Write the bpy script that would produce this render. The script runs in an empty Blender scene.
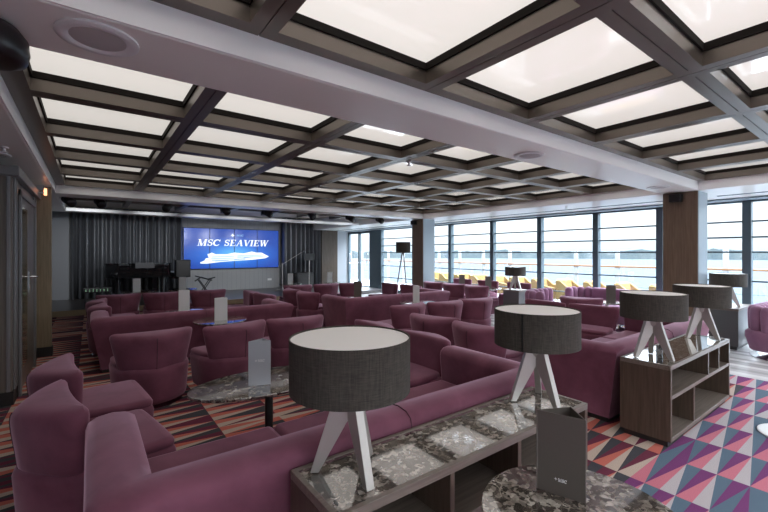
import bpy, math, random
from mathutils import Vector, Matrix
random.seed(7)
PI = math.pi
SC = bpy.context.scene
COL = SC.collection

# ------------------------------------------------------------------ materials
def new_mat(name):
    m = bpy.data.materials.new(name); m.use_nodes = True
    nt = m.node_tree
    return m, nt, nt.nodes['Principled BSDF']

def pbr(name, col, rough=.5, metal=0, coat=0, sheen=0, spec=.5, emit=None, estr=0, ior=None):
    m, nt, b = new_mat(name)
    b.inputs['Base Color'].default_value = (*col, 1)
    b.inputs['Roughness'].default_value = rough
    b.inputs['Metallic'].default_value = metal
    b.inputs['Coat Weight'].default_value = coat
    b.inputs['Coat Roughness'].default_value = .05
    b.inputs['Specular IOR Level'].default_value = spec
    if ior: b.inputs['IOR'].default_value = ior
    if sheen:
        b.inputs['Sheen Weight'].default_value = sheen
        b.inputs['Sheen Roughness'].default_value = .35
        b.inputs['Sheen Tint'].default_value = (min(1, col[0]*3+.3), min(1, col[1]*3+.25), min(1, col[2]*3+.3), 1)
    if emit:
        b.inputs['Emission Color'].default_value = (*emit, 1)
        b.inputs['Emission Strength'].default_value = estr
    return m

def N(nt, t, **kw):
    n = nt.nodes.new(t)
    for k, v in kw.items(): setattr(n, k, v)
    return n

def math_node(nt, op, a, b=None, c=None):
    n = nt.nodes.new('ShaderNodeMath'); n.operation = op
    for i, v in enumerate((a, b, c)):
        if v is None: continue
        if isinstance(v, (int, float)): n.inputs[i].default_value = v
        else: nt.links.new(v, n.inputs[i])
    return n.outputs[0]

def ramp(nt, fac, stops, interp='LINEAR'):
    r = nt.nodes.new('ShaderNodeValToRGB'); r.color_ramp.interpolation = interp
    e = r.color_ramp.elements
    while len(e) < len(stops): e.new(.5)
    for i, (p, c) in enumerate(stops):
        e[i].position = p; e[i].color = (*c, 1)
    nt.links.new(fac, r.inputs[0])
    return r.outputs[0]

def objcoord(nt, scale=(1, 1, 1)):
    tc = N(nt, 'ShaderNodeTexCoord'); mp = N(nt, 'ShaderNodeMapping')
    mp.inputs['Scale'].default_value = scale
    nt.links.new(tc.outputs['Object'], mp.inputs[0])
    return mp.outputs[0]

def noise(nt, vec, scale, detail=3, rough=.5, dist=0):
    n = N(nt, 'ShaderNodeTexNoise')
    n.inputs['Scale'].default_value = scale; n.inputs['Detail'].default_value = detail
    n.inputs['Roughness'].default_value = rough; n.inputs['Distortion'].default_value = dist
    nt.links.new(vec, n.inputs['Vector'])
    return n.outputs[0]

def velvet(name, c1, c2, sheen=.35):
    m, nt, b = new_mat(name)
    v = objcoord(nt)
    f = noise(nt, v, 4, 4, .55, .4)
    col = ramp(nt, f, [(.2, c1), (.8, c2)])
    nt.links.new(col, b.inputs['Base Color'])
    b.inputs['Roughness'].default_value = .75
    b.inputs['Specular IOR Level'].default_value = .25
    b.inputs['Sheen Weight'].default_value = sheen
    b.inputs['Sheen Roughness'].default_value = .4
    b.inputs['Sheen Tint'].default_value = (.95, .62, .78, 1)
    bp = N(nt, 'ShaderNodeBump'); bp.inputs['Strength'].default_value = .06; bp.inputs['Distance'].default_value = .02
    nt.links.new(noise(nt, v, 7, 3), bp.inputs['Height']); nt.links.new(bp.outputs[0], b.inputs['Normal'])
    return m

def wood(name, c1, c2, axis='z', rough=.4, coat=.1):
    m, nt, b = new_mat(name)
    sc = {'z': (30, 30, 1.2), 'x': (1.2, 30, 30), 'y': (30, 1.2, 30)}[axis]
    v = objcoord(nt, sc)
    f = noise(nt, v, 2.2, 5, .6, .4)
    nt.links.new(ramp(nt, f, [(.3, c1), (.7, c2)]), b.inputs['Base Color'])
    b.inputs['Roughness'].default_value = rough; b.inputs['Coat Weight'].default_value = coat
    return m

def marble(name):
    m, nt, b = new_mat(name)
    v = objcoord(nt)
    wv = N(nt, 'ShaderNodeVectorMath'); wv.operation = 'ADD'; ws = N(nt, 'ShaderNodeVectorMath'); ws.operation = 'SCALE'; ws.inputs['Scale'].default_value = .05
    wn = N(nt, 'ShaderNodeTexNoise'); wn.inputs['Scale'].default_value = 30; nt.links.new(v, wn.inputs['Vector']); nt.links.new(wn.outputs['Color'], ws.inputs[0])
    nt.links.new(v, wv.inputs[0]); nt.links.new(ws.outputs[0], wv.inputs[1])
    cell = N(nt, 'ShaderNodeTexVoronoi'); cell.inputs['Scale'].default_value = 48; nt.links.new(wv.outputs[0], cell.inputs['Vector'])
    cs = N(nt, 'ShaderNodeSeparateColor'); nt.links.new(cell.outputs['Color'], cs.inputs[0])
    big = math_node(nt, 'ADD', math_node(nt, 'MULTIPLY', cs.outputs[0], .4), math_node(nt, 'MULTIPLY', noise(nt, v, 9, 5, .65, .8), .62))
    base = ramp(nt, big, [(.3, (.025, .020, .016)), (.48, (.07, .055, .044)), (.6, (.18, .155, .13)), (.75, (.50, .46, .40))])
    vo = N(nt, 'ShaderNodeTexVoronoi'); vo.feature = 'DISTANCE_TO_EDGE'; vo.inputs['Scale'].default_value = 9
    vv = N(nt, 'ShaderNodeVectorMath'); vv.operation = 'ADD'
    nz = N(nt, 'ShaderNodeTexNoise'); nz.inputs['Scale'].default_value = 11; nz.inputs['Detail'].default_value = 4
    nt.links.new(v, nz.inputs['Vector']); sc = N(nt, 'ShaderNodeVectorMath'); sc.operation = 'SCALE'; sc.inputs['Scale'].default_value = .16
    nt.links.new(nz.outputs['Color'], sc.inputs[0]); nt.links.new(v, vv.inputs[0]); nt.links.new(sc.outputs[0], vv.inputs[1])
    nt.links.new(vv.outputs[0], vo.inputs['Vector'])
    vein = ramp(nt, vo.outputs['Distance'], [(.0, (1, 1, 1)), (.035, (0, 0, 0))])
    gate = ramp(nt, noise(nt, v, 5, 3), [(.45, (0, 0, 0)), (.6, (1, 1, 1))])
    mu = math_node(nt, 'MULTIPLY', vein, gate)
    mx = N(nt, 'ShaderNodeMix', data_type='RGBA')
    nt.links.new(mu, mx.inputs[0]); nt.links.new(base, mx.inputs[6]); mx.inputs[7].default_value = (.42, .38, .32, 1)
    nt.links.new(mx.outputs[2], b.inputs['Base Color'])
    b.inputs['Roughness'].default_value = .06; b.inputs['IOR'].default_value = 1.9
    b.inputs['Coat Weight'].default_value = 1; b.inputs['Coat IOR'].default_value = 1.7; b.inputs['Coat Roughness'].default_value = .03
    return m

def carpet():
    m, nt, b = new_mat('carpet')
    tc = N(nt, 'ShaderNodeTexCoord'); sp = N(nt, 'ShaderNodeSeparateXYZ'); nt.links.new(tc.outputs['Object'], sp.inputs[0])
    M_ = lambda op, a, b_=None, c=None: math_node(nt, op, a, b_, c)
    cx = M_('DIVIDE', M_('SUBTRACT', sp.outputs[0], .89), .503)
    c = M_('FLOOR', cx); fx = M_('SUBTRACT', cx, c)
    yy = M_('ADD', M_('DIVIDE', M_('SUBTRACT', sp.outputs[1], 1.136), .168), M_('MULTIPLY', M_('SUBTRACT', c, 5), .5))
    n = M_('FLOOR', yy); f = M_('SUBTRACT', yy, n)
    t = M_('ABSOLUTE', M_('SUBTRACT', f, .5))
    left = M_('LESS_THAN', t, M_('MULTIPLY', M_('SUBTRACT', 1, fx), .5))      # 1 = base on the left line
    half = M_('GREATER_THAN', f, .5)
    cv = N(nt, 'ShaderNodeCombineXYZ'); nt.links.new(c, cv.inputs[0]); nt.links.new(n, cv.inputs[1]); nt.links.new(left, cv.inputs[2])
    wn = N(nt, 'ShaderNodeTexWhiteNoise', noise_dimensions='3D'); nt.links.new(cv.outputs[0], wn.inputs['Vector'])
    r = wn.outputs['Value']
    swap = M_('GREATER_THAN', r, .72)
    pair = M_('ABSOLUTE', M_('SUBTRACT', left, M_('MULTIPLY', M_('GREATER_THAN', r, .86), 1)))
    h2 = M_('ABSOLUTE', M_('SUBTRACT', half, swap))
    idx = M_('ADD', M_('MULTIPLY', pair, .5), M_('MULTIPLY', h2, .25))
    idx = M_('ADD', idx, .1)
    warm = ramp(nt, idx, [(0, (.06, .06, .068)), (.25, (.14, .03, .055)), (.5, (.50, .40, .33)), (.75, (.52, .145, .11))], 'CONSTANT')
    cool = ramp(nt, idx, [(0, (.10, .15, .20)), (.25, (.17, .045, .15)), (.5, (.46, .42, .43)), (.75, (.54, .17, .22))], 'CONSTANT')
    mx = N(nt, 'ShaderNodeMix', data_type='RGBA')
    nt.links.new(M_('MAXIMUM', M_('LESS_THAN', sp.outputs[1], 1.136), M_('GREATER_THAN', c, 9.5)), mx.inputs[0]); nt.links.new(warm, mx.inputs[6]); nt.links.new(cool, mx.inputs[7])
    nz = noise(nt, tc.outputs['Object'], 260, 2)
    mm = N(nt, 'ShaderNodeMix', data_type='RGBA', blend_type='MULTIPLY'); mm.inputs[0].default_value = 1
    nt.links.new(mx.outputs[2], mm.inputs[6]); nt.links.new(ramp(nt, nz, [(.3, (.72, .72, .72)), (.7, (1.1, 1.1, 1.1))]), mm.inputs[7])
    nt.links.new(mm.outputs[2], b.inputs['Base Color'])
    b.inputs['Roughness'].default_value = .95; b.inputs['Specular IOR Level'].default_value = .15
    bp = N(nt, 'ShaderNodeBump'); bp.inputs['Strength'].default_value = .3; bp.inputs['Distance'].default_value = .004
    nt.links.new(nz, bp.inputs['Height']); nt.links.new(bp.outputs[0], b.inputs['Normal'])
    return m

def fabric_shade():
    m, nt, b = new_mat('shade_fabric')
    v1 = noise(nt, objcoord(nt, (1, 1, 14)), 28, 3)
    v2 = noise(nt, objcoord(nt, (14, 14, 1)), 14, 3)
    s = math_node(nt, 'ADD', v1, v2)
    nt.links.new(ramp(nt, math_node(nt, 'MULTIPLY', s, .5), [(.35, (.028, .025, .020)), (.65, (.078, .069, .056))]), b.inputs['Base Color'])
    b.inputs['Roughness'].default_value = .85
    return m

def striped_wall():
    m, nt, b = new_mat('grey_panel')
    tc = N(nt, 'ShaderNodeTexCoord'); sp = N(nt, 'ShaderNodeSeparateXYZ'); nt.links.new(tc.outputs['Object'], sp.inputs[0])
    f = math_node(nt, 'FRACT', math_node(nt, 'MULTIPLY', math_node(nt, 'ADD', sp.outputs[0], sp.outputs[1]), 6.0))
    line = ramp(nt, f, [(0, (.12, .125, .13)), (.05, (.33, .335, .34))], 'LINEAR')
    nt.links.new(line, b.inputs['Base Color']); b.inputs['Roughness'].default_value = .45
    return m

def plank_floor():
    m, nt, b = new_mat('pale_planks')
    tc = N(nt, 'ShaderNodeTexCoord'); sp = N(nt, 'ShaderNodeSeparateXYZ'); nt.links.new(tc.outputs['Object'], sp.inputs[0])
    cell = math_node(nt, 'FLOOR', math_node(nt, 'MULTIPLY', sp.outputs[0], 9))
    wn = N(nt, 'ShaderNodeTexWhiteNoise', noise_dimensions='1D'); nt.links.new(cell, wn.inputs['W'])
    nt.links.new(ramp(nt, wn.outputs['Value'], [(0, (.42, .41, .41)), (.5, (.66, .65, .64)), (1, (.8, .79, .78))]), b.inputs['Base Color'])
    b.inputs['Roughness'].default_value = .18
    return m

def shore_mat():
    m, nt, b = new_mat('shore_trees')
    f = noise(nt, objcoord(nt), .03, 5, .7)
    nt.links.new(ramp(nt, f, [(.35, (.028, .040, .044)), (.55, (.038, .048, .048)), (.7, (.075, .08, .08))]), b.inputs['Base Color'])
    b.inputs['Roughness'].default_value = 1
    return m

def screen_mat():
    m, nt, b = new_mat('screen_blue')
    v = objcoord(nt)
    g = N(nt, 'ShaderNodeTexGradient', gradient_type='SPHERICAL')
    mp = N(nt, 'ShaderNodeMapping'); mp.inputs['Location'].default_value = (0, 0, .3); mp.inputs['Scale'].default_value = (.55, 1, 1.5)
    nt.links.new(v, mp.inputs[0]); nt.links.new(mp.outputs[0], g.inputs[0])
    col = ramp(nt, g.outputs['Fac'], [(0, (.012, .055, .33)), (.45, (.02, .13, .56)), (.9, (.1, .42, .86))])
    nt.links.new(col, b.inputs['Emission Color']); b.inputs['Emission Strength'].default_value = .42
    b.inputs['Base Color'].default_value = (.01, .01, .02, 1); b.inputs['Roughness'].default_value = .2
    return m

def glass_mat(name, tint=(.93, .97, 1), refl=.07):
    m = bpy.data.materials.new(name); m.use_nodes = True; nt = m.node_tree; nt.nodes.clear()
    o = N(nt, 'ShaderNodeOutputMaterial'); mx = N(nt, 'ShaderNodeMixShader'); t = N(nt, 'ShaderNodeBsdfTransparent'); g = N(nt, 'ShaderNodeBsdfGlossy')
    t.inputs[0].default_value = (*tint, 1); g.inputs['Roughness'].default_value = .02
    mx.inputs[0].default_value = refl
    nt.links.new(t.outputs[0], mx.inputs[1]); nt.links.new(g.outputs[0], mx.inputs[2]); nt.links.new(mx.outputs[0], o.inputs[0])
    return m

MAT = dict(
    velvet=velvet('plum_velvet', (.105, .030, .052), (.235, .085, .13), .6),
    velvet_red=velvet('rust_velvet', (.16, .045, .045), (.27, .09, .09), .25),
    lilac=velvet('lilac_velvet', (.22, .10, .17), (.33, .17, .26), .35),
    chrome=pbr('chrome', (.75, .76, .78), .12, 1),
    satin=pbr('satin_nickel', (.50, .475, .44), .42, .65),
    shade=fabric_shade(),
    diffuser=pbr('lamp_diffuser', (.93, .92, .89), .6),
    marble=marble('dark_marble'),
    walnut=wood('grey_walnut', (.052, .034, .023), (.105, .074, .053), 'z'),
    walnut_x=wood('grey_walnut_board', (.11, .088, .07), (.20, .165, .14), 'x'),
    column=wood('column_veneer', (.125, .082, .052), (.21, .145, .10), 'z', .45),
    dark=pbr('dark_plinth', (.02, .018, .018), .5),
    inner=pbr('shelf_interior', (.045, .034, .03), .5),
    black=pbr('black_satin', (.012, .012, .013), .35),
    gloss_black=pbr('piano_black', (.006, .006, .007), .06, coat=1),
    beam=pbr('bronze_beam', (.185, .158, .134), .36, .7),
    beam_dark=pbr('coffer_shadow_gap', (.016, .013, .011), .8, spec=.15),
    soffit=pbr('soffit_white', (.90, .88, .83), .28),
    soffit_edge=pbr('soffit_edge_white', (.92, .91, .90), .35),
    rim=pbr('white_rim', (.78, .78, .77), .35),
    panel=pbr('backlit_panel', (.75, .74, .72), .06, coat=1, emit=(1, .955, .885), estr=.27),
    tray=pbr('stage_ceiling', (.62, .53, .45), .6),
    carpet=carpet(), planks=plank_floor(),
    stage_floor=wood('stage_boards', (.05, .045, .045), (.09, .08, .08), 'x', .35),
    gold=pbr('step_trim', (.42, .33, .21), .35, .5),
    grey_panel=striped_wall(),
    grey_wall=pbr('grey_wall', (.27, .28, .30), .5),
    curtain=pbr('curtain_grey', (.125, .13, .143), .38, spec=.9),
    screen=screen_mat(), bezel=pbr('bezel', (.01, .01, .012), .4),
    glow_white=pbr('screen_white', (.5, .5, .5), .5, emit=(.86, .93, 1), estr=.38),
    glow_pale=pbr('screen_pale', (.3, .4, .5), .5, emit=(.25, .48, .8), estr=.32),
    glow_shadow=pbr('screen_ship_windows', (.1, .2, .4), .5, emit=(.1, .28, .6), estr=.4),
    frame=pbr('window_frame', (.085, .12, .14), .45, .2),
    glass=glass_mat('window_glass'),
    post=pbr('rail_post', (.26, .27, .28), .5),
    railglass=glass_mat('rail_glass', (.9, .96, 1), .04),
    head=pbr('window_head', (.22, .27, .31), .4),
    portal=wood('portal_panel', (.12, .105, .09), (.20, .175, .15), 'z', .4),
    brass=wood('return_panel', (.24, .19, .12), (.38, .30, .2), 'z', .4),
    portal_trim=pbr('portal_trim', (.22, .22, .23), .35, .3),
    card=pbr('silver_card', (.5, .53, .57), .35, .2),
    card_white=pbr('pale_card', (.93, .95, .97), .35),
    card_dark=pbr('bronze_card', (.13, .112, .098), .4, .3),
    white=pbr('white_paint', (.85, .85, .85), .4),
    print=pbr('white_print', (.85, .85, .85), .5),
    teak=pbr('teak_rail', (.20, .095, .04), .5),
    deck=pbr('pale_deck', (.26, .27, .27), .6),
    yellow=pbr('yellow_cushion', (.25, .155, .045), .8),
    sea=pbr('sea', (.022, .035, .046), .6, spec=.1),
    shore=shore_mat(),
    led_green=pbr('console_light', (.1, .3, .1), .5, emit=(.5, .9, .6), estr=.3),
    orange=pbr('sign_orange', (.8, .3, .15), .5, emit=(1, .35, .16), estr=1.2),
    gold_glass=pbr('door_glass', (.12, .10, .055), .12, .3),
)

# ------------------------------------------------------------------ mesh builder
class MB:
    def __init__(s): s.v = []; s.f = []
    def box(s, x0, x1, y0, y1, z0, z1):
        b = len(s.v)
        s.v += [(x0,y0,z0),(x1,y0,z0),(x1,y1,z0),(x0,y1,z0),(x0,y0,z1),(x1,y0,z1),(x1,y1,z1),(x0,y1,z1)]
        s.f += [tuple(b+i for i in q) for q in ((0,3,2,1),(4,5,6,7),(0,1,5,4),(1,2,6,5),(2,3,7,6),(3,0,4,7))]
        return s
    def loft(s, secs, cap=True, closed=True):
        b = len(s.v); n = len(secs[0])
        for q in secs: s.v += [tuple(p) for p in q]
        for i in range(len(secs)-1):
            for j in range(n if closed else n-1):
                k = (j+1) % n
                s.f.append((b+i*n+j, b+i*n+k, b+(i+1)*n+k, b+(i+1)*n+j))
        if cap:
            s.f.append(tuple(b+j for j in reversed(range(n))))
            s.f.append(tuple(b+(len(secs)-1)*n+j for j in range(n)))
        return s
    def lathe(s, prof, cx=0, cy=0, n=32, cap=True, sx=1, sy=1):
        return s.loft([[(cx+r*sx*math.cos(2*PI*k/n), cy+r*sy*math.sin(2*PI*k/n), z) for k in range(n)] for r, z in prof], cap)
    def tube(s, pts, r, n=8):
        pts = [Vector(p) for p in pts]; secs = []
        for i, p in enumerate(pts):
            d = (pts[min(i+1, len(pts)-1)] - pts[max(i-1, 0)]).normalized()
            a = d.orthogonal().normalized() if abs(d.z) > .99 else d.cross(Vector((0,0,1))).normalized()
            b2 = d.cross(a)
            rr = r[i] if isinstance(r, (list, tuple)) else r
            secs.append([tuple(p + a*rr*math.cos(2*PI*k/n) + b2*rr*math.sin(2*PI*k/n)) for k in range(n)])
        return s.loft(secs)
    def poly(s, pts):
        b = len(s.v); s.v += [tuple(p) for p in pts]; s.f.append(tuple(range(b, b+len(pts)))); return s
    def slab(s, pts, off):      # polygon pts extruded by vector off
        return s.loft([[tuple(p) for p in pts], [tuple(Vector(p)+Vector(off)) for p in pts]])
    def build(s, name, mat, parent=None, smooth=None, bevel=0, loc=None, rz=0, seg=2):
        me = bpy.data.meshes.new(name); me.from_pydata(s.v, [], s.f); me.materials.append(mat)
        import bmesh
        bm = bmesh.new(); bm.from_mesh(me); bmesh.ops.recalc_face_normals(bm, faces=bm.faces); bm.to_mesh(me); bm.free()
        if smooth is not None:
            me.polygons.foreach_set('use_smooth', [True]*len(me.polygons))
            me.set_sharp_from_angle(angle=math.radians(smooth))
        o = bpy.data.objects.new(name, me); COL.objects.link(o)
        if parent: o.parent = parent
        if bevel:
            bv = o.modifiers.new('bevel', 'BEVEL'); bv.width = bevel; bv.segments = seg; bv.limit_method = 'ANGLE'
        if loc is not None: o.location = loc
        if rz: o.rotation_euler.z = rz
        return o

def tag(o, label, cat, group=None):
    o['label'] = label; o['category'] = cat
    if group: o['group'] = group
    return o
def thing(name, label, cat, loc=(0,0,0), rz=0, group=None):
    o = bpy.data.objects.new(name, None); COL.objects.link(o); o.empty_display_size = .1
    o.location = loc; o.rotation_euler.z = rz
    return tag(o, label, cat, group)
def struct(o): o['kind'] = 'structure'; return o
def dup(root, loc, rz, label, group=None, mats=None):
    r = root.copy(); COL.objects.link(r); r.location = loc; r.rotation_euler.z = rz; r['label'] = label
    if group: r['group'] = group
    for ch in list(root.children):
        c = ch.copy(); COL.objects.link(c); c.parent = r
        for g in list(ch.children):
            d = g.copy(); COL.objects.link(d); d.parent = c
    return r

def chaikin(p, n):
    for _ in range(n):
        q = []
        for i in range(len(p)):
            a, b = p[i], p[(i+1) % len(p)]
            q.append(tuple(a[k]*.75+b[k]*.25 for k in range(2))); q.append(tuple(a[k]*.25+b[k]*.75 for k in range(2)))
        p = q
    return p
def inset(p, d):
    n = len(p); out = []
    area = sum(p[i][0]*p[(i+1)%n][1]-p[(i+1)%n][0]*p[i][1] for i in range(n))
    sg = 1 if area > 0 else -1
    for i in range(n):
        a, b = p[i-1], p[(i+1) % n]
        dx, dy = b[0]-a[0], b[1]-a[1]; L = math.hypot(dx, dy) or 1
        out.append((p[i][0]-sg*dy/L*d, p[i][1]+sg*dx/L*d))
    return out

# ------------------------------------------------------------------ levels and setting sizes
ZB, ZG, ZP = 2.456, 2.59, 2.722
XL, XR, XW = -.45, 7.45, 9.3
YS = 15.25

# ------------------------------------------------------------------ room shell
f = MB(); f.box(-1.35, 6.35, -2.2, 15.4, -.12, 0); struct(f.build('floor', MAT['carpet']))
f = MB(); f.box(6.35, 9.42, -2.2, 15.4, -.12, 0); struct(f.build('floor', MAT['planks']))
struct(MB().box(-1.35, -1.3, -2.2, 5.4, 0, 2.9).build('wall_left', MAT['grey_wall']))
struct(MB().box(-1.12, -.92, 7.62, 15.3, 0, 3.1).build('wall_left', MAT['grey_wall']))
rw = MB(); rw.box(-1.3, 9.4, -2.2, -2.1, 0, .25); rw.box(-1.3, 9.4, -2.2, -2.1, 2.42, 2.9)  # unseen glass wall, added behind the camera to let in more daylight
for k in range(8): rw.box(-1.3+k*1.5, -1.18+k*1.5, -2.2, -2.1, .25, 2.42)
struct(rw.build('wall_rear_added', MAT['frame']))
struct(MB().box(-1.3, 9.3, -2.155, -2.145, .25, 2.42).build('window_12', glass_mat('fill_window_glass', (.75, .75, .75), .07)))  # added pane, its tint sets how much fill light enters
struct(MB().box(-.9, 9.4, YS, YS+.1, 0, 3.1).build('wall_back', MAT['grey_panel']))
struct(MB().box(7.75, 8.5, 14.75, YS, .12, 3.0).build('wall_back', MAT['walnut']))
struct(MB().box(8.5, 9.0, 14.85, YS, 0, 3.0).build('wall_back', pbr('pale_pilaster', (.42, .44, .47), .5)))
w = MB().box(-.92, -.5, 14.98, YS, .12, 3.0); struct(w.build('wall_back', MAT['grey_wall']))
# soffits (lower ceiling level)
s = MB()
s.box(-1.3, XW, 1.98, 2.44, ZB, 2.9)                 # bulkhead
s.box(-1.3, XL, -2.1, 1.98, ZB, 2.9); s.box(-1.3, XL, 2.44, 11.76, ZB, 2.9)
s.box(XR, XW, -2.1, 1.98, ZB, 2.9); s.box(XR, XW, 2.44, YS, ZB, 2.9)
s.box(XL, XR, 8.2, 8.66, ZB, 2.9); s.box(XL, XR, 11.46, 11.76, ZB, 2.53)
struct(s.build('ceiling', MAT['soffit'], bevel=.008))
struct(MB().box(-1.3, XW+.1, -2.2, YS+.1, 2.9, 3.0).build('ceiling', MAT['tray']))
struct(MB().box(XL, XR, 8.66, 11.46, 2.72, 2.76).build('ceiling', MAT['tray']))
# white edge strips around the recesses
e = MB(); t = .012
for (y0, y1) in ((-2.1, 1.98), (2.44, 8.2), (8.66, 11.46)):
    e.box(XL, XL+t, y0, y1, ZB+.004, ZG+.01); e.box(XR-t, XR, y0, y1, ZB+.004, ZG+.01)
for y in (1.98, 8.2): e.box(XL, XR, y-t, y, ZB+.004, ZG+.01)
e.box(XL, XR, 11.46-t, 11.46, ZB+.004, 2.53)
for y in (2.44, 8.66): e.box(XL, XR, y, y+t, ZB+.004, ZG+.01)
struct(e.build('trim_1', MAT['soffit_edge']))
# curtain track slots near the windows
e = MB(); e.box(8.42, 8.5, 2.44, 14.8, ZB-.006, ZB); e.box(8.42, 8.5, -2.1, 1.98, ZB-.006, ZB); struct(e.build('trim_2', MAT['frame']))
e = MB(); e.box(8.95, 9.28, -2.1, 15.2, ZB-.03, ZB-.002); struct(e.build('trim_3', MAT['head'], bevel=.004))

# coffered grid
def beams(ys_edge, ys, xs, y0, y1, name):
    m = MB(); w, g = .07, .003
    def bx_y(x, full=True):
        for a, b in ((x-w, x-g), (x+g, x+w)): m.box(a, b, y0, y1, ZG, 2.9)
        m.box(x-g, x+g, y0, y1, ZG+.008, 2.9)
    for x in xs: bx_y(x)
    m.box(XL+t, XL+.13, y0, y1, ZG, 2.9); m.box(XR-.06, XR-t, y0, y1, ZG, 2.9)
    xe = [XL+.13] + [v for x in xs for v in (x-w, x+w)] + [XR-.06]
    for i in range(0, len(xe), 2):
        for y in ys:
            for a, b in ((y-w, y-g), (y+g, y+w)): m.box(xe[i], xe[i+1], a, b, ZG, 2.9)
            m.box(xe[i], xe[i+1], y-g, y+g, ZG+.008, 2.9)
        for (a, b) in ys_edge: m.box(xe[i], xe[i+1], a, b, ZG, 2.9)
    return struct(m.build(name, MAT['beam']))
xs = [XL + (k+1)*(XR-XL)/7 for k in range(6)]
ysf = [2.44 + (k+1)*(8.2-2.44)/5 for k in range(4)]
ysn = [.81, -.34, -1.49]
beams([(2.44+t, 2.51), (8.13, 8.2-t)], ysf, xs, 2.44+t, 8.2-t, 'trim_4')
beams([(1.88, 1.98-t)], ysn, xs, -2.1, 1.98-t, 'trim_5')
m = MB()
for k in range(1, 7): m.box(xs[k-1]-.05, xs[k-1]+.05, 8.66+t, 11.46-t, 2.6, 2.72)
for y in (9.6, 10.5): m.box(XL+t, XR-t, y-.05, y+.05, 2.605, 2.72)
struct(m.build('trim_6', MAT['beam']))
ORD = ['first', 'second', 'third', 'fourth', 'fifth', 'sixth', 'seventh']
xcell = [XL+.13-.07] + xs + [XR-.06+.07]
def panels(yb, zone, grp):
    gap = MB()
    for r in range(len(yb)-1):
        ya, yb_ = sorted((yb[r], yb[r+1])); ya += .07; yb_ -= .07
        for c in range(7):
            xa, xb = xcell[c]+.07, xcell[c+1]-.07
            d = .012
            gap.box(xa, xb, ya, ya+d, 2.674, 2.73); gap.box(xa, xb, yb_-d, yb_, 2.674, 2.73)
            gap.box(xa, xa+d, ya+d, yb_-d, 2.674, 2.73); gap.box(xb-d, xb, ya+d, yb_-d, 2.674, 2.73)
            p = MB().box(xa+d, xb-d, ya+d, yb_-d, ZP-.004, ZP+.02).build('ceiling_light_panel', MAT['panel'])
            tag(p, 'backlit white ceiling panel, %s row %s the white bulkhead, %s from the left wall' % (ORD[r], zone, ORD[c]), 'light panel', grp)
    return gap
g = panels([2.44]+ysf+[8.2], 'beyond', 'backlit panels of the coffered ceiling beyond the bulkhead')
struct(g.build('trim_7', MAT['beam_dark']))
g = panels([1.95, .81, -.34, -1.49], 'on the near side of', 'backlit panels of the coffered ceiling on the near side of the bulkhead')
struct(g.build('trim_8', MAT['beam_dark']))

# columns
def column(name, x0, x1, y0, y1, lab):
    o = MB().box(x0, x1, y0, y1, 0, ZB-.001).build(name, MAT['column'], bevel=.006)
    c = MB().box(x0+.02, x1, y0-.006, y0, .0, ZB-.002).build('painted_daylight_side', pbr('painted_blue_light', (.38, .45, .50), .35, .3), o)  # thin sheet: blue daylight on this column side, put into its colour
    tag(o, lab, 'column'); return o
column('column', XR, 7.9, 1.98, 2.44, 'brown veneered square column under the near end of the white bulkhead')
column('column', XR, 7.9, 8.2, 8.66, 'brown veneered square column farther away beside the glass wall')

# window wall
mul = [1.77, 3.1, 4.37, 5.78, 7.28, 8.94, 10.6, 12.72]
mull_m = MB()
for y in [-2.05, -.9, .4] + mul: mull_m.box(XW-.02, XW+.12, y-.06, y+.06, 0, 2.5)
mull_m.box(XW-.02, XW+.12, -2.1, 12.72, 2.40, 2.5); mull_m.box(XW-.02, XW+.12, -2.1, 12.72, 0, .1)
mull_m.box(XW-.02, XW+.12, 12.78, 13.38, 0, 2.5)
struct(mull_m.build('wall_right', MAT['frame'], bevel=.004))
ally = [-2.05, -.9, .4] + mul
for i in range(len(ally)-1):
    a, b = ally[i]+.06, ally[i+1]-.06
    gl = MB().box(XW+.045, XW+.055, a, b, .1, 2.4).build('window_%d' % (i+1), MAT['glass']); struct(gl)
    fr = MB()
    for z in (2.06, 1.78, 1.515, 1.0, .55): fr.box(XW+.03, XW+.07, a, b, z-.014, z+.014)
    fr.build('window_bar', MAT['frame'], gl)
# glass double door to the deck
d = MB(); y0, y1 = 13.38, 15.2
for y in (y0+.05, (y0+y1)/2, y1-.05): d.box(XW-.02, XW+.08, y-.05, y+.05, 0, 2.45)
d.box(XW-.02, XW+.08, y0, y1, 2.33, 2.45); d.box(XW-.02, XW+.08, y0, y1, 0, .12)
do = struct(d.build('door_1', MAT['frame']))
MB().box(XW+.02, XW+.03, y0+.1, y1-.1, .12, 2.33).build('door_glass', MAT['glass'], do)
for yy in (y0+.2, y1-.25):
    MB().tube([(XW-.08, yy, 1.0), (XW-.08, yy, 1.5)], .015).tube([(XW-.08, yy, 1.05), (XW-.02, yy, 1.05)], .012).tube([(XW-.08, yy, 1.45), (XW-.02, yy, 1.45)], .012).build('pull_handle', MAT['chrome'], do)
MB().tube([(XW-.06, y0+.1, 1.08), (XW-.06, y1-.1, 1.08)], .012).build('push_bar', MAT['chrome'], do)

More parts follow.
